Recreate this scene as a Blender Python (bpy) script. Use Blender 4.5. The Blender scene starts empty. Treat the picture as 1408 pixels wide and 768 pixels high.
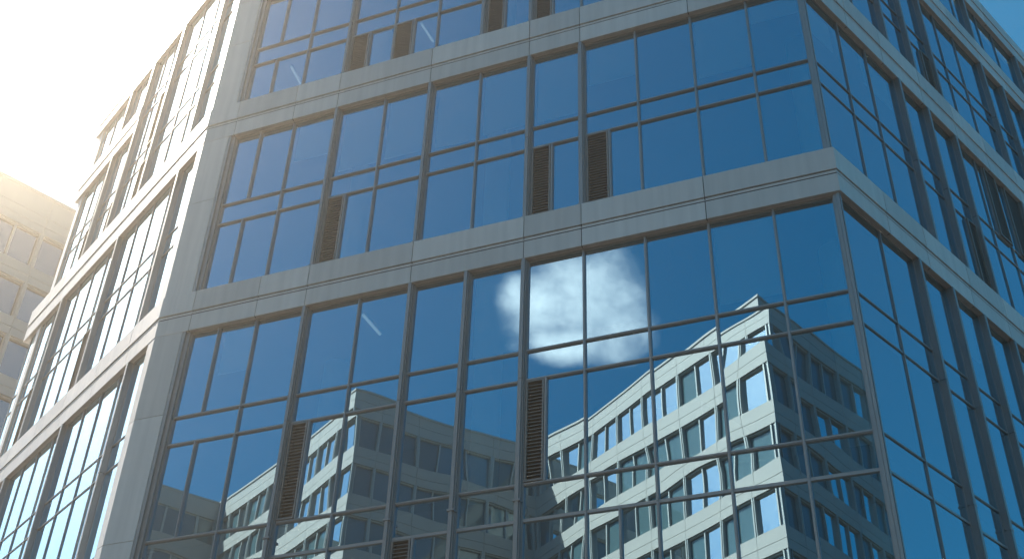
import bpy, bmesh, math, random
from mathutils import Matrix, Vector, noise as mnoise
R = math.radians
C = bpy.context.scene.collection
sc = bpy.context.scene
rng = random.Random(7)

# ------------------------------------------------------------------ camera, sky, sun, exposure
EYE = Vector((0.576, -14.0, 1.6))
YAW, PITCH, ROLL = R(-22.2928), R(37.1098), R(2.0330)
fwd = Vector((math.sin(YAW)*math.cos(PITCH), math.cos(YAW)*math.cos(PITCH), math.sin(PITCH)))
rgt = Vector((math.cos(YAW), -math.sin(YAW), 0.0))
up = rgt.cross(fwd)
r2 = rgt*math.cos(ROLL) + up*math.sin(ROLL)
u2 = -rgt*math.sin(ROLL) + up*math.cos(ROLL)
cam_data = bpy.data.cameras.new("camera")
cam = bpy.data.objects.new("camera", cam_data)
C.objects.link(cam)
m = Matrix((r2, u2, -fwd)).transposed().to_4x4()
m.translation = EYE
cam.matrix_world = m
cam_data.sensor_width = 36.0
cam_data.lens = 1648.85/1408*36
cam_data.clip_start = 0.1
cam_data.clip_end = 3000
sc.camera = cam

SUN_AZ, SUN_EL = R(-69), R(47)          # azimuth from +Y, clockwise
SUN_STRENGTH, SKY_STRENGTH, EXPOSURE = 5.0, 0.055, 1.4
HAZE, HAZE_G = 0.0018, 0.87
sun_dir = Vector((math.sin(SUN_AZ)*math.cos(SUN_EL), math.cos(SUN_AZ)*math.cos(SUN_EL), math.sin(SUN_EL)))
sd = bpy.data.lights.new("sun", 'SUN')
sd.energy = SUN_STRENGTH
sd.angle = R(0.5)
sd.color = (1.0, 0.90, 0.76)
sun = bpy.data.objects.new("sun", sd)
C.objects.link(sun)
sun.rotation_euler = (-sun_dir).to_track_quat('-Z', 'Y').to_euler()
sun.location = (-60, 20, 80)

world = bpy.data.worlds.new("World")
sc.world = world
world.use_nodes = True
nt = world.node_tree
nt.nodes.clear()


def N(t, kind, **kw):
    n = t.nodes.new(kind)
    for k, v in kw.items():
        setattr(n, k, v)
    return n


def math_n(t, op, a, b=None, c=None, clamp=False):
    n = t.nodes.new('ShaderNodeMath')
    n.operation = op
    n.use_clamp = clamp
    for i, v in enumerate((a, b, c)):
        if v is None:
            continue
        if isinstance(v, (int, float)):
            n.inputs[i].default_value = v
        else:
            t.links.new(v, n.inputs[i])
    return n.outputs[0]


sky = N(nt, 'ShaderNodeTexSky', sky_type='NISHITA', sun_disc=False, sun_elevation=SUN_EL,
        sun_rotation=SUN_AZ, altitude=100.0, air_density=1.0, dust_density=1.5, ozone_density=5.0)
tc = N(nt, 'ShaderNodeTexCoord')
# one fair-weather cloud hanging in the sky opposite the sun, with a thin veil round it
c_az, c_el = R(180+18.4), R(36.2)
cd = Vector((math.sin(c_az)*math.cos(c_el), math.cos(c_az)*math.cos(c_el), math.sin(c_el)))
ct = Vector((math.cos(c_az), -math.sin(c_az), 0))         # towards larger azimuth
cu = ct.cross(cd)


def dot_n(v):
    n = N(nt, 'ShaderNodeVectorMath', operation='DOT_PRODUCT')
    nt.links.new(tc.outputs['Generated'], n.inputs[0])
    n.inputs[1].default_value = v
    return n.outputs['Value']


dd = math_n(nt, 'MAXIMUM', dot_n(cd), 0.05)
px = math_n(nt, 'DIVIDE', dot_n(ct), dd)
py = math_n(nt, 'DIVIDE', dot_n(cu), dd)
front = math_n(nt, 'GREATER_THAN', dot_n(cd), 0.2)
comb = N(nt, 'ShaderNodeCombineXYZ')
nt.links.new(px, comb.inputs[0])
nt.links.new(py, comb.inputs[1])


def noise_n(scale, detail, rough, off):
    mp = N(nt, 'ShaderNodeMapping')
    mp.inputs['Location'].default_value = off
    nt.links.new(comb.outputs[0], mp.inputs['Vector'])
    n = N(nt, 'ShaderNodeTexNoise')
    n.inputs['Scale'].default_value = scale
    n.inputs['Detail'].default_value = detail
    n.inputs['Roughness'].default_value = rough
    nt.links.new(mp.outputs[0], n.inputs['Vector'])
    return n.outputs['Fac']


def blob(cx, cy, rx, ry):
    a = math_n(nt, 'DIVIDE', math_n(nt, 'SUBTRACT', px, cx), rx)
    b = math_n(nt, 'DIVIDE', math_n(nt, 'SUBTRACT', py, cy), ry)
    s = math_n(nt, 'ADD', math_n(nt, 'MULTIPLY', a, a), math_n(nt, 'MULTIPLY', b, b))
    return math_n(nt, 'SUBTRACT', 1.0, s)


# +x of the cloud's plane is seen on the left in the glass
shape = blob(-0.008, 0.005, 0.050, 0.052)
for bl in ((0.026, -0.004, 0.040, 0.034), (0.052, 0.006, 0.020, 0.022), (-0.034, -0.026, 0.036, 0.030), (0.0, -0.036, 0.055, 0.018)):
    shape = math_n(nt, 'SMOOTH_MAX', shape, blob(*bl), 0.3)
n1 = noise_n(19.0, 9.0, 0.60, (3.1, 1.7, 0.4))
n2 = noise_n(60.0, 6.0, 0.65, (0.3, 5.7, 2.4))
dens = math_n(nt, 'ADD', math_n(nt, 'MULTIPLY', shape, 0.95),
              math_n(nt, 'ADD', math_n(nt, 'MULTIPLY', math_n(nt, 'SUBTRACT', n1, 0.5), 1.5),
                     math_n(nt, 'MULTIPLY', math_n(nt, 'SUBTRACT', n2, 0.5), 0.45)))
dens = math_n(nt, 'MULTIPLY', dens, front)
cov = N(nt, 'ShaderNodeMapRange', interpolation_type='SMOOTHSTEP')
cov.inputs['From Min'].default_value = -0.1
cov.inputs['From Max'].default_value = 1.15
nt.links.new(dens, cov.inputs['Value'])
cov_v = math_n(nt, 'MULTIPLY', cov.outputs[0], 0.97)
cloud_col = N(nt, 'ShaderNodeMix', data_type='RGBA')
cloud_col.inputs[6].default_value = (9.5, 9.8, 10.3, 1)
cloud_col.inputs[7].default_value = (15.5, 15.2, 14.6, 1)
nt.links.new(math_n(nt, 'MULTIPLY', math_n(nt, 'SUBTRACT', dens, 0.25), 1.1, clamp=True), cloud_col.inputs[0])
mixc = N(nt, 'ShaderNodeMix', data_type='RGBA')
nt.links.new(cov_v, mixc.inputs[0])
hs = N(nt, 'ShaderNodeHueSaturation')
hs.inputs['Saturation'].default_value = 1.6
hs.inputs['Hue'].default_value = 0.474
nt.links.new(sky.outputs[0], hs.inputs['Color'])
nt.links.new(hs.outputs[0], mixc.inputs[6])
nt.links.new(cloud_col.outputs[2], mixc.inputs[7])
bg = N(nt, 'ShaderNodeBackground')
bg.inputs['Strength'].default_value = SKY_STRENGTH
nt.links.new(mixc.outputs[2], bg.inputs['Color'])
wo = N(nt, 'ShaderNodeOutputWorld')
nt.links.new(bg.outputs[0], wo.inputs['Surface'])

sc.view_settings.view_transform = 'Standard'
sc.view_settings.look = 'None'
sc.view_settings.gamma = 1.0
sc.view_settings.use_curve_mapping = False
sc.view_settings.exposure = EXPOSURE
sc.render.engine = 'CYCLES'
cy = sc.cycles
cy.max_bounces = 9
cy.diffuse_bounces = 3
cy.glossy_bounces = 5
cy.transparent_max_bounces = 12
cy.volume_bounces = 0
cy.caustics_reflective = False
cy.caustics_refractive = False
cy.sample_clamp_indirect = 6.0
cy.use_denoising = True
try:
    cy.denoiser = 'OPENIMAGEDENOISE'
except Exception:
    pass


# ------------------------------------------------------------------ materials
def new_mat(name):
    mt = bpy.data.materials.new(name)
    mt.use_nodes = True
    t = mt.node_tree
    t.nodes.clear()
    out = N(t, 'ShaderNodeOutputMaterial')
    return mt, t, out


def principled(name, col, rough=0.5, metal=0.0, var=0.0, var_scale=0.6, streak=0.0, island=0.0, bump=0.0, bump_scale=60.0, spec=0.5):
    mt, t, out = new_mat(name)
    p = N(t, 'ShaderNodeBsdfPrincipled')
    p.inputs['Base Color'].default_value = (*col, 1)
    p.inputs['Roughness'].default_value = rough
    p.inputs['Metallic'].default_value = metal
    p.inputs['Specular IOR Level'].default_value = spec
    t.links.new(p.outputs[0], out.inputs['Surface'])
    if var or streak or bump:
        tcn = N(t, 'ShaderNodeTexCoord')
    if var or streak:
        nz = N(t, 'ShaderNodeTexNoise')
        nz.inputs['Scale'].default_value = var_scale
        nz.inputs['Detail'].default_value = 6
        nz.inputs['Roughness'].default_value = 0.6
        t.links.new(tcn.outputs['Object'], nz.inputs['Vector'])
        v = math_n(t, 'MULTIPLY_ADD', math_n(t, 'SUBTRACT', nz.outputs['Fac'], 0.5), var*2, 1.0)
        if streak:
            mp = N(t, 'ShaderNodeMapping')
            mp.inputs['Scale'].default_value = (7.0, 7.0, 0.35)
            t.links.new(tcn.outputs['Object'], mp.inputs['Vector'])
            nz2 = N(t, 'ShaderNodeTexNoise')
            nz2.inputs['Scale'].default_value = 1.0
            nz2.inputs['Detail'].default_value = 5
            t.links.new(mp.outputs[0], nz2.inputs['Vector'])
            s = math_n(t, 'MULTIPLY_ADD', math_n(t, 'SUBTRACT', nz2.outputs['Fac'], 0.5), streak*2, 1.0)
            v = math_n(t, 'MULTIPLY', v, s)
        if island:
            ge = N(t, 'ShaderNodeNewGeometry')
            v = math_n(t, 'MULTIPLY', v, math_n(t, 'MULTIPLY_ADD', math_n(t, 'SUBTRACT', ge.outputs['Random Per Island'], 0.5), island*2, 1.0))
        mx = N(t, 'ShaderNodeVectorMath', operation='SCALE')
        mx.inputs[0].default_value = col
        t.links.new(v, mx.inputs['Scale'])
        t.links.new(mx.outputs[0], p.inputs['Base Color'])
        rr = math_n(t, 'MULTIPLY_ADD', math_n(t, 'SUBTRACT', nz.outputs['Fac'], 0.5), 0.25, rough, clamp=True)
        t.links.new(rr, p.inputs['Roughness'])
    if bump:
        nb = N(t, 'ShaderNodeTexNoise')
        nb.inputs['Scale'].default_value = bump_scale
        nb.inputs['Detail'].default_value = 4
        t.links.new(tcn.outputs['Object'], nb.inputs['Vector'])
        b = N(t, 'ShaderNodeBump')
        b.inputs['Strength'].default_value = bump
        b.inputs['Distance'].default_value = 0.01
        t.links.new(nb.outputs['Fac'], b.inputs['Height'])
        t.links.new(b.outputs[0], p.inputs['Normal'])
    return mt


def coated_glass(name, through, tint, base):
    """see-through sheet with a reflective coating"""
    mt, t, out = new_mat(name)
    tr = N(t, 'ShaderNodeBsdfTransparent')
    tr.inputs['Color'].default_value = (*through, 1)
    gl = N(t, 'ShaderNodeBsdfGlossy')
    gl.inputs['Color'].default_value = (*tint, 1)
    gl.inputs['Roughness'].default_value = 0.0
    fr = N(t, 'ShaderNodeFresnel')
    fr.inputs['IOR'].default_value = 1.5
    fac = math_n(t, 'MULTIPLY_ADD', fr.outputs[0], 1.0-base, base, clamp=True)
    mx = N(t, 'ShaderNodeMixShader')
    t.links.new(fac, mx.inputs[0])
    t.links.new(tr.outputs[0], mx.inputs[1])
    t.links.new(gl.outputs[0], mx.inputs[2])
    t.links.new(mx.outputs[0], out.inputs['Surface'])
    return mt


def dark_glass(name, body, tint, base):
    mt, t, out = new_mat(name)
    df = N(t, 'ShaderNodeBsdfDiffuse')
    df.inputs['Color'].default_value = (*body, 1)
    gl = N(t, 'ShaderNodeBsdfGlossy')
    gl.inputs['Color'].default_value = (*tint, 1)
    gl.inputs['Roughness'].default_value = 0.0
    fr = N(t, 'ShaderNodeFresnel')
    fr.inputs['IOR'].default_value = 1.5
    fac = math_n(t, 'MULTIPLY_ADD', fr.outputs[0], 1.0-base, base, clamp=True)
    mx = N(t, 'ShaderNodeMixShader')
    t.links.new(fac, mx.inputs[0])
    t.links.new(df.outputs[0], mx.inputs[1])
    t.links.new(gl.outputs[0], mx.inputs[2])
    t.links.new(mx.outputs[0], out.inputs['Surface'])
    return mt


M_PANEL = principled('pale aluminium panel', (0.68, 0.655, 0.63), 0.42, 0.0, var=0.07, var_scale=0.7, streak=0.17, island=0.09, bump=0.03, bump_scale=220)
M_FIN = principled('grey anodised fin', (0.33, 0.335, 0.34), 0.38, 0.35, var=0.05, var_scale=2.0, streak=0.05)
M_FRAME = principled('grey window frame metal', (0.37, 0.375, 0.38), 0.35, 0.4, var=0.04, var_scale=3.0)
M_LOUVRE = principled('dark louvre metal', (0.27, 0.255, 0.24), 0.45, 0.2, var=0.1, var_scale=4.0)
M_BACK = principled('louvre backing', (0.02, 0.02, 0.02), 0.8)
M_SEAL = principled('dark joint seal', (0.025, 0.025, 0.025), 0.7)
M_GLASS = coated_glass('blue coated glass', (0.62, 0.88, 0.92), (0.57, 0.84, 1.0), 0.60)
M_BLIND = principled('roller blind fabric', (0.80, 0.80, 0.77), 0.9, var=0.03, var_scale=3)
M_CEIL = principled('grey office ceiling', (0.16, 0.165, 0.17), 0.9, var=0.03)
M_CORE = principled('office core wall', (0.10, 0.10, 0.10), 0.9, var=0.06)
M_COLUMN = principled('white plastered column', (0.78, 0.78, 0.75), 0.8, var=0.02)
M_STONE = principled('pale stone cladding', (0.43, 0.40, 0.37), 0.6, var=0.06, var_scale=0.4, streak=0.05)
M_STONE2 = principled('warm limestone cladding', (0.34, 0.345, 0.35), 0.65, var=0.07, var_scale=0.3, streak=0.05)
M_WFRAME = principled('pale window mullion', (0.46, 0.46, 0.44), 0.45, 0.1)
M_DGLASS = dark_glass('dark office glass', (0.085, 0.15, 0.17), (0.78, 0.92, 0.95), 0.05)
M_NGLASS = dark_glass('grey office glass', (0.010, 0.018, 0.025), (0.85, 0.92, 1.0), 0.30)
M_ROOF = principled('roof gravel', (0.3, 0.29, 0.27), 0.9, var=0.15, var_scale=3)
M_PAVE = principled('dark asphalt', (0.055, 0.055, 0.056), 0.85, var=0.15, var_scale=0.8, bump=0.2, bump_scale=30)
mt, t, out = new_mat('lit fluorescent tube')
em = N(t, 'ShaderNodeEmission')
em.inputs['Color'].default_value = (1, 0.97, 0.9, 1)
em.inputs['Strength'].default_value = 0.17
t.links.new(em.outputs[0], out.inputs['Surface'])
M_TUBE = mt


# ------------------------------------------------------------------ mesh helpers
def obj(name, bm, mat, parent=None, smooth=False, fix=True):
    if fix:
        bmesh.ops.recalc_face_normals(bm, faces=bm.faces)
    me = bpy.data.meshes.new(name)
    bm.to_mesh(me)
    bm.free()
    if smooth:
        for p in me.polygons:
            p.use_smooth = True
    me.materials.append(mat)
    o = bpy.data.objects.new(name, me)
    C.objects.link(o)
    o.parent = parent
    return o


def tag(o, label=None, cat=None, group=None, kind=None):
    for k, v in (('label', label), ('category', cat), ('group', group), ('kind', kind)):
        if v:
            o[k] = v
    return o


def empty(name, loc=(0, 0, 0)):
    o = bpy.data.objects.new(name, None)
    C.objects.link(o)
    o.location = loc
    return o


def hexa(bm, v):
    vs = [bm.verts.new(p) for p in v]
    for f in ((0, 1, 2, 3), (4, 5, 6, 7), (0, 1, 5, 4), (1, 2, 6, 5), (2, 3, 7, 6), (3, 0, 4, 7)):
        bm.faces.new([vs[i] for i in f])


class Face:
    """a vertical facade plane: u along it, w outwards, z up; ends can be mitred"""
    def __init__(s, o, e, n, k0=0.0, k1=0.0, length=1.0):
        s.o, s.e, s.n, s.k0, s.k1, s.len = Vector(o), Vector(e).normalized(), Vector(n).normalized(), k0, k1, length

    def P(s, u, w, z):
        q = s.o + s.e*u + s.n*w
        return Vector((q.x, q.y, z))

    def uu(s, u, w, end):
        if end == 0 and abs(u) < 1e-6:
            return u - w*s.k0
        if end == 1 and abs(u-s.len) < 1e-6:
            return u + w*s.k1
        return u

    def box(s, bm, u0, u1, w0, w1, z0, z1):
        a = [s.P(s.uu(u0, w0, 0), w0, z0), s.P(s.uu(u1, w0, 1), w0, z0), s.P(s.uu(u1, w1, 1), w1, z0), s.P(s.uu(u0, w1, 0), w1, z0)]
        b = [Vector((p.x, p.y, z1)) for p in a]
        hexa(bm, a+b)

    def slat(s, bm, u0, u1, w0, z0, w1, z1, th):
        """a sloping blade: back edge at (w0, z0), front edge at (w1, z1)"""
        a = [s.P(u0, w0, z0), s.P(u1, w0, z0), s.P(u1, w1, z1), s.P(u0, w1, z1)]
        b = [Vector((p.x, p.y, p.z+th)) for p in a]
        hexa(bm, a+b)


def pane(bm, F, u0, u1, w, z0, z1, amp):
    """a sheet of glass with the gentle bow and ripple real toughened panes have"""
    nu, nz = max(4, int((u1-u0)/0.11)), max(4, int((z1-z0)/0.13))
    s = Vector((rng.uniform(0, 99), rng.uniform(0, 99), rng.uniform(0, 99)))
    amp = amp*min(1.0, min(u1-u0, z1-z0)/0.95)**1.6
    bow = rng.uniform(-1.0, 1.0)*amp
    tu, tz = rng.uniform(-1, 1)*amp*0.5, rng.uniform(-1, 1)*amp*0.5
    tilt_u, tilt_z = rng.gauss(0, 0.0013), rng.gauss(0, 0.0013)
    g = []
    for i in range(nu+1):
        row = []
        for j in range(nz+1):
            a, b = i/nu, j/nz
            u, z = u0+(u1-u0)*a, z0+(z1-z0)*b
            d = bow*(1-(2*a-1)**2)*(1-(2*b-1)**2)
            d += tu*(2*a-1)*(1-(2*b-1)**2) + tz*(2*b-1)*(1-(2*a-1)**2)
            d += amp*0.75*mnoise.noise(Vector((u*0.55, z*0.45, 0))+s)
            d += tilt_u*(u-(u0+u1)/2) + tilt_z*(z-(z0+z1)/2)
            row.append(bm.verts.new(F.P(u, w+d, z)))
        g.append(row)
    for i in range(nu):
        for j in range(nz):
            bm.faces.new((g[i][j], g[i+1][j], g[i+1][j+1], g[i][j+1]))


def poly_prism(bm, pts, z0, z1):
    lo = [bm.verts.new((p[0], p[1], z0)) for p in pts]
    hi = [bm.verts.new((p[0], p[1], z1)) for p in pts]
    bm.faces.new(lo[::-1])
    bm.faces.new(hi)
    for i in range(len(pts)):
        j = (i+1) % len(pts)
        bm.faces.new((lo[i], lo[j], hi[j], hi[i]))


def inset(pts, d):
    """inset a convex counter-clockwise polygon; d is one distance or one per edge"""
    n = len(pts)
    ds = d if isinstance(d, (list, tuple)) else [d]*n
    lines = []
    for i in range(n):
        a, b = Vector(pts[i]), Vector(pts[(i+1) % n])
        e = (b-a).normalized()
        nn = Vector((-e.y, e.x))
        lines.append((a+nn*ds[i], e))
    res = []
    for i in range(n):
        (p, e), (q, f) = lines[i-1], lines[i]
        det = e.x*(-f.y)+f.x*e.y
        r = q-p
        tt = (r.x*(-f.y)+f.x*r.y)/det
        res.append(tuple(p+e*tt))
    return res


def Zv(v):
    return 1.6+14.0*v


# ------------------------------------------------------------------ ground
bm = bmesh.new()
g = [bm.verts.new(p) for p in ((-190, -190, 0), (190, -190, 0), (190, 190, 0), (-190, 190, 0))]
bm.faces.new(g)
tag(obj('ground', bm, M_PAVE), 'dark asphalt yard between the office buildings', kind='structure')

# ------------------------------------------------------------------ the office building in front
AL, AR = R(29.4529), R(65.8720)
LM = 11.97
kR, kL = math.tan(AR/2), math.tan(AL/2)
eR = (math.cos(AR), math.sin(AR))
eL = (-math.cos(AL), math.sin(AL))
FM = Face((-LM, 0), (1, 0), (0, -1), kL, kR, LM)
FR = Face((0, 0), eR, (math.sin(AR), -math.cos(AR)), kR, 0, 12.5)
FL = Face((-LM, 0), eL, (-math.sin(AL), -math.cos(AL)), kL, 0, 9.55)
RECESS = {id(FM): 0.13, id(FR): 0.105, id(FL): 0.105}
office = empty('office_building', (-6, 6, 0))
tag(office, 'angled office block with blue mirror glass, grey bands and slim fins, filling the view', 'office building')


def put(name, bm, mat, parent, **k):
    """link a mesh under its thing, keeping world coordinates"""
    o = obj(name, bm, mat, parent, **k)
    root = parent
    while root.parent:
        root = root.parent
    if parent is root:
        o.matrix_parent_inverse = Matrix.Translation(-Vector(root.location))
    return o


V_B = (0.845, 0.906)
V_A = (1.183, 1.249)
V_C = (1.484, 1.540)
V_TOP = (1.655, 1.712)
V_G = (0.195, 0.245)


def band(F, u0, u1, v0, v1, joints, name='spandrel_band'):
    r = RECESS[id(F)]
    bm = bmesh.new()
    z0, z1 = Zv(v0), Zv(v1)
    zr = z0+(z1-z0)*0.42
    lo, hi = u0, u1
    cuts = [lo]+[j for j in sorted(joints) if lo+0.05 < j < hi-0.05]+[hi]
    for a, b in zip(cuts, cuts[1:]):
        ga = 0.0 if a == lo else 0.007
        gb = 0.0 if b == hi else 0.007
        F.box(bm, a+ga, b-gb, -0.06, 0.0, z0, zr-0.022)             # lower panel
        F.box(bm, a+ga, b-gb, -0.06, -0.006, zr+0.004, zr+0.052)    # thin strip between two reveals
        F.box(bm, a+ga, b-gb, -0.06, 0.014, zr+0.068, z1)           # upper panel
    F.box(bm, lo, hi, -r-0.10, -0.063, z0+0.003, z1-0.003)          # backing seen in the soffit
    o = put(name, bm, M_PANEL, office)
    js = bmesh.new()                                                # dark gaskets in the joints
    F.box(js, lo, hi, -0.058, -0.012, zr-0.021, zr+0.003)
    F.box(js, lo, hi, -0.058, -0.012, zr+0.053, zr+0.067)
    for j in cuts[1:-1]:
        F.box(js, j-0.006, j+0.006, -0.058, -0.010, z0+0.001, zr-0.023)
        F.box(js, j-0.006, j+0.006, -0.058, -0.010, zr+0.068, z1-0.001)
    obj('joint_seal', js, M_SEAL, o)
    return o


G = {0: -0.005, 1: -0.0725, 2: -0.1430, 3: -0.2145, 4: -0.2860, 5: -0.3560, 6: -0.4270, 7: -0.4985, 8: -0.5675, 9: -0.6400, 'a': -0.7095, 'b': -0.7630, 'J': -0.8050}


def um(v):
    return LM+14*v


jm = [um(G[k]) for k in ('J', 'a', 9, 7, 5, 4, 2)]
jr = [14*v for v in (0.099, 0.1845, 0.285, 0.3765, 0.47, 0.565, 0.66, 0.755)]
jl = [14*v for v in (0.0885, 0.20, 0.31, 0.42, 0.53)]
for F, L0, js in ((FM, LM, jm), (FR, 12.5, jr), (FL, 9.55, jl)):
    end = {id(FL): 9.2}.get(id(F), L0)
    band(F, 0, L0, *V_B, js)
    band(F, 0, L0, *V_A, js)
    band(F, 0, L0, *V_G, js)
    if F is FL:
        band(F, 14*0.372, 8.95, *V_C, js)
    else:
        band(F, 0, L0, *V_C, js)
    band(F, 0, 8.95 if F is FL else L0, *V_TOP, js, 'parapet')


def fin(F, u, v0, v1, wide=0.10):
    r = RECESS[id(F)]
    bm = bmesh.new()
    z0, z1 = Zv(v0), Zv(v1)
    zj = z0+(z1-z0)*0.47
    for a, b in ((z0, zj-0.005), (zj+0.005, z1)):
        if F is FM:
            F.box(bm, u-wide*0.62, u+wide*0.62, -r-0.05, -0.075, a, b)
            F.box(bm, u-wide*0.46, u+wide*0.46, -0.072, -0.035, a, b)
            F.box(bm, u-wide*0.26, u+wide*0.26, -0.032, -0.004, a, b)
        else:
            F.box(bm, u-wide*0.5, u+wide*0.5, -r-0.05, -0.004, a, b)
            F.box(bm, u-wide*0.34, u+wide*0.34, -0.001, 0.006, a, b)
    F.box(bm, u-wide*0.45, u+wide*0.45, -r-0.04, -0.08, zj-0.008, zj+0.008)
    F.box(bm, u-wide*0.55, u+wide*0.55, -0.06, 0.010, z0-0.012, z0+0.018)
    put('fin', bm, M_FIN, office)


def louvre(F, u0, u1, z0, z1, w, parent):
    bm = bmesh.new()
    for a, b, c, d in ((u0, u0+0.028, z0, z1), (u1-0.028, u1, z0, z1), (u0+0.028, u1-0.028, z0, z0+0.028), (u0+0.028, u1-0.028, z1-0.028, z1)):
        F.box(bm, a, b, w-0.05, w+0.055, c, d)
    n = max(4, int((z1-z0)/0.058))
    st = (z1-z0-0.06)/n
    for i in range(n):
        z = z0+0.032+i*st
        F.slat(bm, u0+0.029, u1-0.029, w-0.035, z+st*0.55, w+0.03, z, 0.012)
    F.box(bm, u0+0.03, u1-0.03, w-0.049, w-0.042, z0+0.029, z1-0.029)
    return obj('louvre', bm, M_LOUVRE, parent)


N_WIN = [0]


def window(F, u0, u1, rows, blind=None, amp=0.0012, mw=None, proud=None):
    """rows from the bottom up: (v0, v1, [mullion v-positions in u metres], {cell index: 'louvre'})"""
    r = RECESS[id(F)]
    w = -r
    p = proud if proud is not None else (0.045 if F is FM else 0.022)
    mw = mw or (0.042 if F is FM else 0.034)
    N_WIN[0] += 1
    zb, zt = Zv(rows[0][0]), Zv(rows[-1][1])
    bm = bmesh.new()
    h = mw/2
    wd = w-0.06
    # perimeter
    F.box(bm, u0, u0+h, wd, w+p*0.8, zb, zt)
    F.box(bm, u1-h, u1, wd, w+p*0.8, zb, zt)
    F.box(bm, u0+h, u1-h, wd, w+p*0.7, zb, zb+h)
    F.box(bm, u0+h, u1-h, wd, w+p*0.7, zt-h*1.2, zt)
    for k, (v0, v1, ms, lv) in enumerate(rows):
        z0, z1 = Zv(v0), Zv(v1)
        if k:
            F.box(bm, u0+h, u1-h, wd, w+p*0.72, z0-h, z0+h)
            F.box(bm, u0+h, u1-h, w+p*0.72+0.001, w+p*0.95, z0-h*0.45, z0+h*0.45)
        lo = z0+h if k else z0+h
        hi = z1-h if k < len(rows)-1 else z1-h*1.2
        for u in ms:
            F.box(bm, u-h, u+h, wd, w+p*0.8, lo-0.002, hi+0.002)
            F.box(bm, u-h*0.5, u+h*0.5, w+p*0.8+0.001, w+p*1.15, lo-h, hi+h)
    fr = put('window', bm, M_FRAME, office)
    gb = bmesh.new()
    n_gl = 0
    for k, (v0, v1, ms, lv) in enumerate(rows):
        z0, z1 = Zv(v0), Zv(v1)
        cuts = [u0]+list(ms)+[u1]
        for i, (a, b) in enumerate(zip(cuts, cuts[1:])):
            if lv.get(i):
                louvre(F, a+h+0.002, b-h-0.002, z0+h+0.002, z1-h-0.004, w, fr)
            else:
                pane(gb, F, a+0.004, b-0.004, w, z0+0.004, z1-0.004, amp)
                n_gl += 1
    obj('glass', gb, M_GLASS, fr, smooth=True, fix=False)
    if blind:
        bb = bmesh.new()
        for (a, b, drop) in blind:
            F.box(bb, a, b, w-0.135, w-0.128, drop, zt-0.02)
            F.box(bb, a, b, w-0.142, w-0.121, drop-0.03, drop)
        obj('blind', bb, M_BLIND, fr)
    return fr


def rowset(kind, ms, skip_mid=(), low_extra=(), louv=None, ends=None):
    """standard storeys: lower pane, narrow pane, upper pane"""
    b, t2, t1, top = {'F1': (0.5615, 0.684, 0.7215, 0.845), 'F2': (0.906, 1.021, 1.0555, 1.183), 'F3': (1.249, 1.332, 1.367, 1.484),
                      'F0': (0.245, 0.365, 0.402, 0.522)}[kind]
    low = sorted(list(ms)+list(low_extra))
    mid = [u for u in ms if u not in skip_mid]
    rows = [(b, t2, low, louv or {}), (t2, t1, mid, {}), (t1, top, sorted(ms), {})]
    if kind == 'F1':
        rows.insert(0, (0.522, 0.5615, mid, {}))
    return rows


brng = random.Random(21)
# --- main face
g = {k: um(v) for k, v in G.items()}
uJ = um(-0.8035)
uE = LM-0.12


def bay(F, kind, a, b, ms=(), **k):
    blind = k.pop('blind', None)
    if blind is None and kind != 'F0' and brng.random() < (0.55 if F is FM else 0.4):
        t1, top = {'F1': (0.7215, 0.845), 'F2': (1.0555, 1.183), 'F3': (1.367, 1.484)}[kind]
        cuts = [a]+list(ms)+[b]
        blind = []
        for c, d in zip(cuts, cuts[1:]):
            if brng.random() < 0.65:
                blind.append((c+0.04, d-0.04, Zv(t1)+(Zv(top)-Zv(t1))*brng.choice((0.12, 0.18, 0.22, 0.5, 0.62, 0.78))))
    return window(F, a, b, rowset(kind, list(ms), **k), blind=blind)


f = 0.05
z_f1, z_f2, z_f3 = Zv(0.845), Zv(1.183), Zv(1.484)
# lower block
for kind in ('F0', 'F1'):
    l1 = dict(low_extra=[um(-0.612)], louv={0: 1}) if kind == 'F1' else {}
    l2 = dict(low_extra=[um(-0.329)], louv={0: 1}) if kind == 'F1' else {}
    bay(FM, kind, uJ, g[9]-f, [g['b'], g['a']], skip_mid=[g['b']])
    bay(FM, kind, g[9]+f, g[7]-f, [g[8]], **l1)
    if kind == 'F0':
        window(FM, g[7]+f, g[6]-f, [(0.245, 0.365, [], {}), (0.365, 0.402, [], {}), (0.402, 0.522, [um(-0.470)], {0: 1})])
    else:
        bay(FM, kind, g[7]+f, g[6]-f)
    bay(FM, kind, g[6]+f, g[5]-f)
    if kind == 'F0':
        window(FM, g[5]+f, uE, [(0.245, 0.365, [g[4], g[3], g[2], g[1]], {}), (0.365, 0.402, [g[4], g[3], g[2], g[1]], {}),
                                (0.402, 0.522, [g[4], um(-0.252), g[3], g[2], g[1]], {})])
    else:
        bay(FM, kind, g[5]+f, uE, [g[4], g[3], g[2], g[1]], **l2)
for k in (9, 7, 6, 5):
    fin(FM, g[k], 0.5415, 0.845)
    fin(FM, g[k], 0.245, 0.5405)
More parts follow.
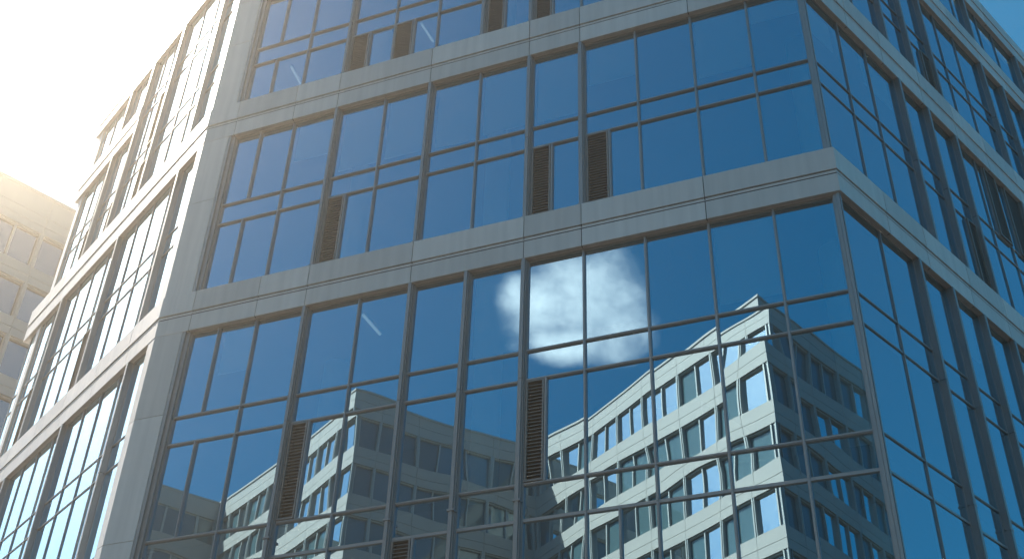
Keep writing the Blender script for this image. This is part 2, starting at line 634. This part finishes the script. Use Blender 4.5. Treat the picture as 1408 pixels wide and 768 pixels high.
# middle storey
dr = Zv(1.0555)+0.33
bay(FM, 'F2', uJ, g[9]-f, [g['b'], g['a']], skip_mid=[g['b']])
bay(FM, 'F2', g[9]+f, g[7]-f, [g[8]], low_extra=[um(-0.6085)], louv={0: 1}, blind=[(g[9]+0.1, g[8]-0.04, dr), (g[8]+0.04, g[7]-0.1, dr+0.02)])
bay(FM, 'F2', g[7]+f, g[5]-f, [g[6]], blind=[(g[7]+0.1, g[6]-0.04, dr-0.05), (g[6]+0.04, g[5]-0.1, dr)])
bay(FM, 'F2', g[5]+f, g[4]-f, [], low_extra=[um(-0.325)], louv={0: 1}, blind=[(g[5]+0.1, g[4]-0.1, dr-0.02)])
bay(FM, 'F2', g[4]+f, uE, [g[3], g[2], g[1]], low_extra=[um(-0.252)], louv={0: 1})
for k in (9, 7, 5, 4):
    fin(FM, g[k], 0.906, 1.183)
# upper storey
bay(FM, 'F3', uJ, g[9]-f, [g['b'], g['a']], skip_mid=[g['b']])
bay(FM, 'F3', g[9]+f, g[6]-f, [g[8], g[7]], low_extra=[um(-0.606), um(-0.536)], louv={0: 1, 2: 1})
bay(FM, 'F3', g[6]+f, g[5]-f, [], low_extra=[um(-0.396)], louv={0: 1})
bay(FM, 'F3', g[5]+f, uE, [g[4], g[3], g[2], g[1]], low_extra=[um(-0.326)], louv={0: 1})
for k in (9, 6, 5):
    fin(FM, g[k], 1.249, 1.484)
window(FM, uJ, uE, [(1.540, 1.655, [g[k] for k in ('a', 9, 8, 7, 6, 5, 4, 3, 2, 1)], {})])

# --- right face
S = 0.10/2


def r14(*v):
    return [14*x for x in v]


FIN_R1 = r14(0.160, 0.2345, 0.309, 0.3835, 0.458, 0.5325, 0.607, 0.6815, 0.756, 0.83)
for kind in ('F0', 'F1'):
    bay(FR, kind, 0.097, FIN_R1[0]-S, r14(0.086))
    for a, b in zip(FIN_R1, FIN_R1[1:]):
        bay(FR, kind, a+S, b-S)
    bay(FR, kind, FIN_R1[-1]+S, 12.5)
for u in FIN_R1:
    fin(FR, u, 0.245, 0.5405)
    fin(FR, u, 0.5415, 0.845)
FIN_R2 = r14(0.2225, 0.2965, 0.3715, 0.565, 0.64, 0.715, 0.79)
bay(FR, 'F2', 0.097, FIN_R2[0]-S, r14(0.083, 0.147))
bay(FR, 'F2', FIN_R2[0]+S, FIN_R2[1]-S)
bay(FR, 'F2', FIN_R2[1]+S, FIN_R2[2]-S, [], low_extra=r14(0.342), louv={1: 1})
window(FR, FIN_R2[2]+S, FIN_R2[3]-S, [(0.906, 1.021, r14(0.432, 0.488), {}), (1.021, 1.0555, r14(0.432, 0.488), {}),
                                      (1.0555, 1.183, r14(0.432, 0.452, 0.488, 0.512), {2: 1, 4: 1})])
for a, b in zip(FIN_R2[3:], FIN_R2[4:]):
    bay(FR, 'F2', a+S, b-S)
bay(FR, 'F2', FIN_R2[-1]+S, 12.5)
for u in FIN_R2:
    fin(FR, u, 0.906, 1.183)
FIN_R3 = r14(0.2165, 0.2885, 0.3625, 0.567, 0.64, 0.715, 0.79)
bay(FR, 'F3', 0.097, FIN_R3[0]-S, r14(0.07, 0.143))
bay(FR, 'F3', FIN_R3[0]+S, FIN_R3[1]-S)
bay(FR, 'F3', FIN_R3[1]+S, FIN_R3[2]-S, [], low_extra=r14(0.331), louv={1: 1})
bay(FR, 'F3', FIN_R3[2]+S, FIN_R3[3]-S, r14(0.423, 0.485))
for a, b in zip(FIN_R3[3:], FIN_R3[4:]):
    bay(FR, 'F3', a+S, b-S)
bay(FR, 'F3', FIN_R3[-1]+S, 12.5)
for u in FIN_R3:
    fin(FR, u, 1.249, 1.484)
window(FR, 0.097, 14*0.573-S, [(1.540, 1.655, r14(0.07, 0.14, 0.21, 0.28, 0.35, 0.415, 0.475, 0.53), {})])
window(FR, 14*0.573+S, 14*0.765-S, [(1.540, 1.655, r14(0.625, 0.685), {})])
window(FR, 14*0.765+S, 12.5, [(1.540, 1.655, r14(0.82), {})])
for u in r14(0.573, 0.765):
    fin(FR, u, 1.540, 1.655)

# --- left face
uL0 = 0.27
for kind in ('F0', 'F1'):
    bay(FL, kind, uL0, 14*0.078-S)
    bay(FL, kind, 14*0.078+S, 14*0.292-S, r14(0.113, 0.170, 0.228))
    bay(FL, kind, 14*0.292+S, 14*0.512-S, r14(0.335, 0.393, 0.450))
    bay(FL, kind, 14*0.512+S, 9.4, r14(0.56, 0.61))
for u in r14(0.078, 0.292, 0.512):
    fin(FL, u, 0.245, 0.5405)
    fin(FL, u, 0.5415, 0.845)
bay(FL, 'F2', uL0, 14*0.078-S)
bay(FL, 'F2', 14*0.078+S, 14*0.285-S, r14(0.110, 0.166, 0.224))
bay(FL, 'F2', 14*0.285+S, 14*0.506-S, r14(0.330, 0.386, 0.444), louv={0: 1})
bay(FL, 'F2', 14*0.506+S, 9.2, r14(0.548, 0.590, 0.625), louv={0: 1})
for u in r14(0.078, 0.285, 0.506):
    fin(FL, u, 0.906, 1.183)


def tall(a, b, ms, lv=None):
    lv = lv or {}
    window(FL, a, b, [(1.249, 1.345, ms, lv), (1.345, 1.385, ms, {}), (1.385, 1.511, ms, lv), (1.511, 1.547, ms, {}), (1.547, 1.655, ms, {})])


tall(uL0, 14*0.074-S, [])
tall(14*0.074+S, 14*0.250-S, r14(0.122, 0.180))
tall(14*0.250+S, 14*0.372-S, r14(0.292, 0.330), {0: 1})
for u in r14(0.074, 0.250, 0.372):
    fin(FL, u, 1.249, 1.655)
bay(FL, 'F3', 14*0.372+S, 14*0.468-S, r14(0.402, 0.436), louv={0: 1})
bay(FL, 'F3', 14*0.468+S, 8.75, r14(0.505, 0.545, 0.59), louv={0: 1})
fin(FL, 14*0.468, 1.249, 1.484)
window(FL, 14*0.372+S, 14*0.468-S, [(1.540, 1.655, r14(0.402, 0.436), {})])
window(FL, 14*0.468+S, 8.75, [(1.540, 1.655, r14(0.505, 0.545, 0.59), {})])
fin(FL, 14*0.468, 1.540, 1.655)

# --- corner pillar between the left and the main face, with panel joints
for v0, v1 in ((0.245, 0.845), (0.906, 1.183), (1.249, 1.655)):
    js = [v for v in (0.400, 0.5627, 0.7247, 1.0660, 1.385, 1.545) if v0 < v < v1]
    bm = bmesh.new()
    cuts = [v0]+js+[v1]
    for i, (a, b) in enumerate(zip(cuts, cuts[1:])):
        za, zb = Zv(a)+(0.006 if i else 0), Zv(b)-(0.006 if i < len(cuts)-2 else 0)
        pts = [FM.P(-FM.k0*-0.006, -0.006, 0), FM.P(um(-0.8135), -0.006, 0), FM.P(um(-0.8135), -0.24, 0), FM.P(0.5, -0.40, 0),
               FL.P(0.25, -0.22, 0), FL.P(0.25, -0.006, 0)]
        poly_prism(bm, [(q.x, q.y) for q in pts], za, zb)
    pts = [FM.P(0.02, -0.02, 0), FM.P(um(-0.815), -0.02, 0), FM.P(um(-0.815), -0.22, 0), FM.P(0.5, -0.36, 0), FL.P(0.235, -0.20, 0), FL.P(0.235, -0.02, 0)]
    poly_prism(bm, [(q.x, q.y) for q in pts], Zv(v0)+0.01, Zv(v1)-0.01)
    put('corner_pillar', bm, M_PANEL, office)
    # stepped jamb beside the pillar
    bm = bmesh.new()
    ua, ub = um(-0.8130), uJ-0.003
    FM.box(bm, ua, ua+(ub-ua)*0.45, -0.22, -0.012, Zv(v0)+0.002, Zv(v1)-0.002)
    FM.box(bm, ua+(ub-ua)*0.45+0.002, ub, -0.22, -0.05, Zv(v0)+0.002, Zv(v1)-0.002)
    put('jamb', bm, M_FIN, office)
# --- slim corner post between the main and the right face
for v0, v1 in ((0.245, 0.845), (0.906, 1.183), (1.249, 1.484), (1.540, 1.655)):
    bm = bmesh.new()
    za, zb = Zv(v0)+0.002, Zv(v1)-0.002

    def pp(*ps):
        poly_prism(bm, [(q.x, q.y) for q in ps], za, zb)
    pp(FM.P(LM-0.12, -0.05, 0), FM.P(LM-0.075, -0.05, 0), FM.P(LM-0.075, -0.24, 0), FM.P(LM-0.12, -0.24, 0))
    pp(FM.P(LM-0.072, -0.035, 0), FM.P(LM-0.028, -0.035, 0), FM.P(LM-0.05, -0.09, 0), FM.P(LM-0.072, -0.09, 0))
    pp(FR.P(0.03, -0.035, 0), FR.P(0.065, -0.035, 0), FR.P(0.065, -0.09, 0), FR.P(0.05, -0.09, 0))
    pp(FR.P(0.068, -0.05, 0), FR.P(0.095, -0.05, 0), FR.P(0.095, -0.22, 0), FR.P(0.068, -0.22, 0))
    pp(FM.P(LM-0.074, -0.092, 0), FM.P(LM-0.052, -0.092, 0), FR.P(0.0515, -0.092, 0), FR.P(0.0665, -0.092, 0), FR.P(0.0665, -0.21, 0), FM.P(LM-0.074, -0.23, 0))
    put('corner_post', bm, M_FRAME, office)

# --- inside: floors, ceilings, core, columns; back walls and roof
P0 = (-LM, 0.0)
P1 = (0.0, 0.0)
P2 = tuple(FR.P(12.5, 0, 0).xy)
P3 = (P2[0]-14*math.sin(AR), P2[1]+14*math.cos(AR))
P5 = tuple(FL.P(8.75, 0, 0).xy)
P4 = (P5[0]+math.sin(AL)*13, P5[1]+math.cos(AL)*13)
poly = [P0, P1, P2, P3, P4, P5]
slab_in = inset(poly, [0.25, 0.30, 0.05, 0.35, 0.05, 0.30])
for v0, v1 in ((V_G[0], V_G[1]), (0.5255, 0.558), V_B, V_A, V_C):
    bm = bmesh.new()
    pl = slab_in
    if v0 == V_C[0]:
        pl = inset(poly, [0.25, 0.30, 0.05, 0.35, 0.05, 0.60])
    poly_prism(bm, pl, Zv(v0)+0.05, Zv(v1)-0.06)
    put('floor_slab', bm, M_CEIL, office)
bm = bmesh.new()
poly_prism(bm, inset(poly, [0.25, 0.30, 0.05, 0.35, 0.05, 0.30]), Zv(V_TOP[0])+0.04, Zv(V_TOP[1])-0.35)
put('roof', bm, M_ROOF, office)
bm = bmesh.new()
poly_prism(bm, inset(poly, [5.2, 5.2, 1.0, 1.0, 1.0, 5.0]), 0.05, Zv(V_TOP[0]))
put('core_wall', bm, M_CORE, office)
bm = bmesh.new()
for (a, b) in ((P2, P3), (P3, P4), (P4, P5)):
    Fb = Face(a, (b[0]-a[0], b[1]-a[1]), (b[1]-a[1], -(b[0]-a[0])))
    ln = math.hypot(b[0]-a[0], b[1]-a[1])
    if (a, b) == (P4, P5):
        Fb.box(bm, 0.3, ln-0.06, -0.24, -0.005, 0.0, Zv(V_TOP[1])-0.02)
    elif (a, b) == (P2, P3):
        Fb.box(bm, 0.06, ln-0.3, -0.24, 0.2, 0.0, Zv(V_TOP[1])-0.02)
    else:
        Fb.box(bm, 0.0, ln, -0.24, 0.0, 0.0, Zv(V_TOP[1])-0.02)
put('back_wall', bm, M_PANEL, office)
# ground storey glazing behind the pavement, never in view but closing the block
for F, L0 in ((FM, LM), (FR, 12.5), (FL, 9.4)):
    bm = bmesh.new()
    F.box(bm, 0, L0, -0.6, -0.5, 0.0, Zv(V_G[0])+0.02)
    put('ground_storey_glazing', bm, M_DGLASS, office)

cols = [(-0.32, 1.45)] + [(-0.32-3.0*i, 1.9) for i in range(1, 4)]
storeys = [(V_G[1], 0.5255), (0.558, V_B[0]), (V_B[1], V_A[0]), (V_A[1], V_C[0]), (V_C[1], V_TOP[0])]
for (x, y) in cols[:1]+cols[2:]:
    for v0, v1 in storeys:
        bm = bmesh.new()
        bmesh.ops.create_cone(bm, cap_ends=True, segments=28, radius1=0.24, radius2=0.24, depth=Zv(v1)-Zv(v0)+0.08,
                              matrix=Matrix.Translation((x, y, (Zv(v0)+Zv(v1))/2)))
        put('column', bm, M_COLUMN, office, smooth=False)


# ceiling strip lights seen through the glass
def strip_light(x0, y0, x1, y1, z, label):
    o = empty('ceiling_light', (x0, y0, z))
    tag(o, label, 'ceiling light', 'ceiling strip lights inside the office')
    d = Vector((x1-x0, y1-y0))
    ln = d.length
    F = Face((0, 0), d, (d.y, -d.x))
    bm = bmesh.new()
    F.box(bm, 0, ln, -0.035, 0.035, 0.0, 0.05)
    obj('housing', bm, M_FRAME, o)
    bm = bmesh.new()
    F.box(bm, 0.02, ln-0.02, -0.022, 0.022, -0.022, -0.002)
    obj('tube', bm, M_TUBE, o)


strip_light(-8.03, 0.38, -8.01, 1.05, 13.30, 'short lit strip light behind the tall pane of the lower storey, left of centre')
strip_light(-8.275, 1.72, -8.24, 2.32, 22.2, 'short lit strip light behind the top storey panes, between two louvres')
strip_light(-11.55, 1.72, -11.61, 2.30, 22.0, 'short lit strip light behind the top storey panes beside the pale corner pillar')


# ------------------------------------------------------------------ sunlit air
bm = bmesh.new()
bmesh.ops.create_cube(bm, size=1.0, matrix=Matrix.Translation((0, 0, 29.5)) @ Matrix.Diagonal((384, 384, 61, 1)))
mt, t, out = new_mat('thin summer haze')
vol = N(t, 'ShaderNodeVolumePrincipled')
vol.inputs['Color'].default_value = (1.0, 0.90, 0.75, 1)
vol.inputs['Density'].default_value = HAZE
vol.inputs['Anisotropy'].default_value = HAZE_G
t.links.new(vol.outputs[0], out.inputs['Volume'])
hz = tag(obj('haze', bm, mt), 'thin bright haze in the air towards the sun', kind='stuff')

# ------------------------------------------------------------------ far office block on the left
def simple_block(name, label, cat, F, L0, z_roof, rows, bay_w, mat, mull_mat, glass_mat, depth, first=0.0, par_lines=()):
    """a slab of building with bands, piers, windows and mullions on its street face"""
    root = empty(name, F.P(0, 0, 0))
    if label:
        tag(root, label, cat)
    facade(root, F, L0, z_roof, rows, bay_w, mat, mull_mat, glass_mat, first, par_lines)
    bm = bmesh.new()
    F.box(bm, 0, L0, -depth, -0.45, 0, z_roof-0.3)
    sub(root, 'body', bm, mat)
    return root


def sub(root, name, bm, mat, parent=None):
    o = obj(name, bm, mat, parent or root)
    if parent is None:
        o.matrix_parent_inverse = Matrix.Translation(-Vector(root.location))
    return o


def facade(root, F, L0, z_roof, rows, bay_w, mat, mull_mat, glass_mat, first=0.0, par_lines=(), thick=0.4, per=2):
    edges = [first+i*bay_w for i in range(-1, int(L0/bay_w)+2)]
    edges = [e for e in edges if 0.3 < e < L0-0.3]
    prev = z_roof
    for k, (zt, zb) in enumerate(rows):
        # band above this window row
        bm = bmesh.new()
        if k == 0:
            lines = [zt]+sorted(par_lines)+[prev]
        else:
            lines = [zt, zt+(prev-zt)*0.42, prev]
        for a, b in zip(lines, lines[1:]):
            cuts = [0.0]+edges+[L0]
            for i, (c, d) in enumerate(zip(cuts, cuts[1:])):
                F.box(bm, c+(0.012 if i else 0), d-(0.012 if i < len(cuts)-2 else 0), -thick, 0.0, a+(0.03 if a != zt else 0), b)
        F.box(bm, 0, L0, -thick-0.05, -0.05, zt+0.01, prev-0.01)
        if k == 0:
            F.box(bm, 0, L0, -thick-0.1, 0.07, prev+0.002, prev+0.16)
        sub(root, 'parapet' if k == 0 else 'spandrel_band', bm, mat)
        # the windows of this row
        bm = bmesh.new()
        cuts = [0.0]+edges+[L0]
        for e in edges:
            F.box(bm, e-0.11, e+0.11, -thick, -0.02, zb, zt)
            F.box(bm, e-0.03, e+0.03, -0.018, 0.03, zb, zt)
        for c, d in zip(cuts, cuts[1:]):
            n = max(1, int(round((d-c)/(bay_w/per))))
            for j in range(1, n):
                u = c+(d-c)*j/n
                F.box(bm, u-0.045, u+0.045, -0.30, -0.10, zb, zt)
            F.box(bm, c+0.11, d-0.11, -0.30, -0.12, zb, zb+0.07)
            F.box(bm, c+0.11, d-0.11, -0.30, -0.12, zt-0.09, zt)
        F.box(bm, 0, 0.10, -thick, -0.02, zb, zt)
        F.box(bm, L0-0.10, L0, -thick, -0.02, zb, zt)
        wf = sub(root, 'window_row', bm, mull_mat)
        gb = bmesh.new()
        for c, d in zip(cuts, cuts[1:]):
            n = max(1, int(round((d-c)/(bay_w/per))))
            for j in range(n):
                a, b = c+(d-c)*j/n, c+(d-c)*(j+1)/n
                t1, t2 = rng.uniform(-1, 1)*0.004, rng.uniform(-1, 1)*0.004
                q = [F.P(a, -0.26-t1-t2, zb), F.P(b, -0.26+t1-t2, zb), F.P(b, -0.26+t1+t2, zt), F.P(a, -0.26-t1+t2, zt)]
                gb.faces.new([gb.verts.new(p) for p in q])
        obj('glass', gb, glass_mat, wf)
        prev = zb
    bm = bmesh.new()
    F.box(bm, 0, L0, -thick, 0.0, 0.0, prev)
    sub(root, 'base_wall', bm, mat)


hB = 40.0
ob = Vector((EYE.x-1.034*hB, EYE.y+0.808*hB))
eB = Vector(eR)
u_shift = 3.4
FB = Face(ob-eB*u_shift, eB, (math.sin(AR), -math.cos(AR)), 0, 0, 22.0)


def Zb(v):
    return 1.6+v*hB


rowsB = []
zt = 0.946
for k in range(10):
    if Zb(zt) < 6:
        break
    rowsB.append((Zb(zt), Zb(zt-0.052)))
    zt -= 0.0765
simple_block('neighbouring_office_block', 'pale stone office block with a deep plain parapet, half hidden behind the left wing', 'office building',
             FB, 22.0, Zb(1.000), rowsB, 0.067*hB, M_STONE2, M_STONE2, M_NGLASS, 16.0,
             first=(u_shift+0.074*hB) % (0.067*hB), par_lines=(Zb(0.957), Zb(0.971)))

# ------------------------------------------------------------------ serrated block behind the photographer, mirrored in the glass
Q = 2.0


def W(vx, vy):
    return (EYE.x+Q*vx, 14.0-Q*vy)


A0, V0, A1, V1, A2, V2 = (-33.0, 31.3), (-28.5, 37.8), (-18.87, 31.8), (-14.2, 37.65), (-4.19, 30.64), (0.3, 41.5)
Am = (-43.5, 37.0)
teeth = [(A0, Am, 1), (A0, V0, 0), (A1, V0, 1), (A1, V1, 0), (A2, V1, 1), (A2, V2, 0)]
zR = 1.6+Q*22.36
serr = empty('serrated_office_block', (*W(-14, 42), 0))
tag(serr, 'pale saw-toothed office block mirrored in the blue glass, one set of its faces sunlit', 'office building')
rowsS = []
zt = 21.62
for k in range(9):
    rowsS.append((1.6+Q*zt, 1.6+Q*(zt-1.2)))
    zt -= 1.9
for a, b, lit in teeth:
    pa, pb = Vector(W(*a)), Vector(W(*b))
    e = (pb-pa).normalized()
    n = Vector((-e.y, e.x))
    cen = Vector(W(-14, 46))
    if n.dot(pa-cen) < 0:
        n = -n
    L0 = (pb-pa).length
    k0 = 1.0                                    # square tooth tip: mitre the bands
    F = Face(pa, e, n, k0, -k0*0.9, L0)
    facade(serr, F, L0, zR, rowsS, 3.1, M_STONE, M_WFRAME, M_DGLASS, first=2.2 if lit else 1.9, par_lines=(1.6+Q*21.98,), per=2)
bm = bmesh.new()
outl = [W(*p) for p in (Am, A0, V0, A1, V1, A2, V2, (0.3, 50), (-43.5, 50))]
lo = [bm.verts.new((p[0], p[1], 0.0)) for p in outl]
hi = [bm.verts.new((p[0], p[1], zR-0.5)) for p in outl]
# shrink the solid behind the facades
cen = Vector((W(-20, 47)[0], W(-20, 47)[1], 0))
for v in lo+hi:
    v.co.y -= 0.75
bm.faces.new(hi)
for i in range(len(lo)):
    j = (i+1) % len(lo)
    bm.faces.new((lo[i], lo[j], hi[j], hi[i]))
sub(serr, 'body', bm, M_STONE)
print('windows on the office:', N_WIN[0])
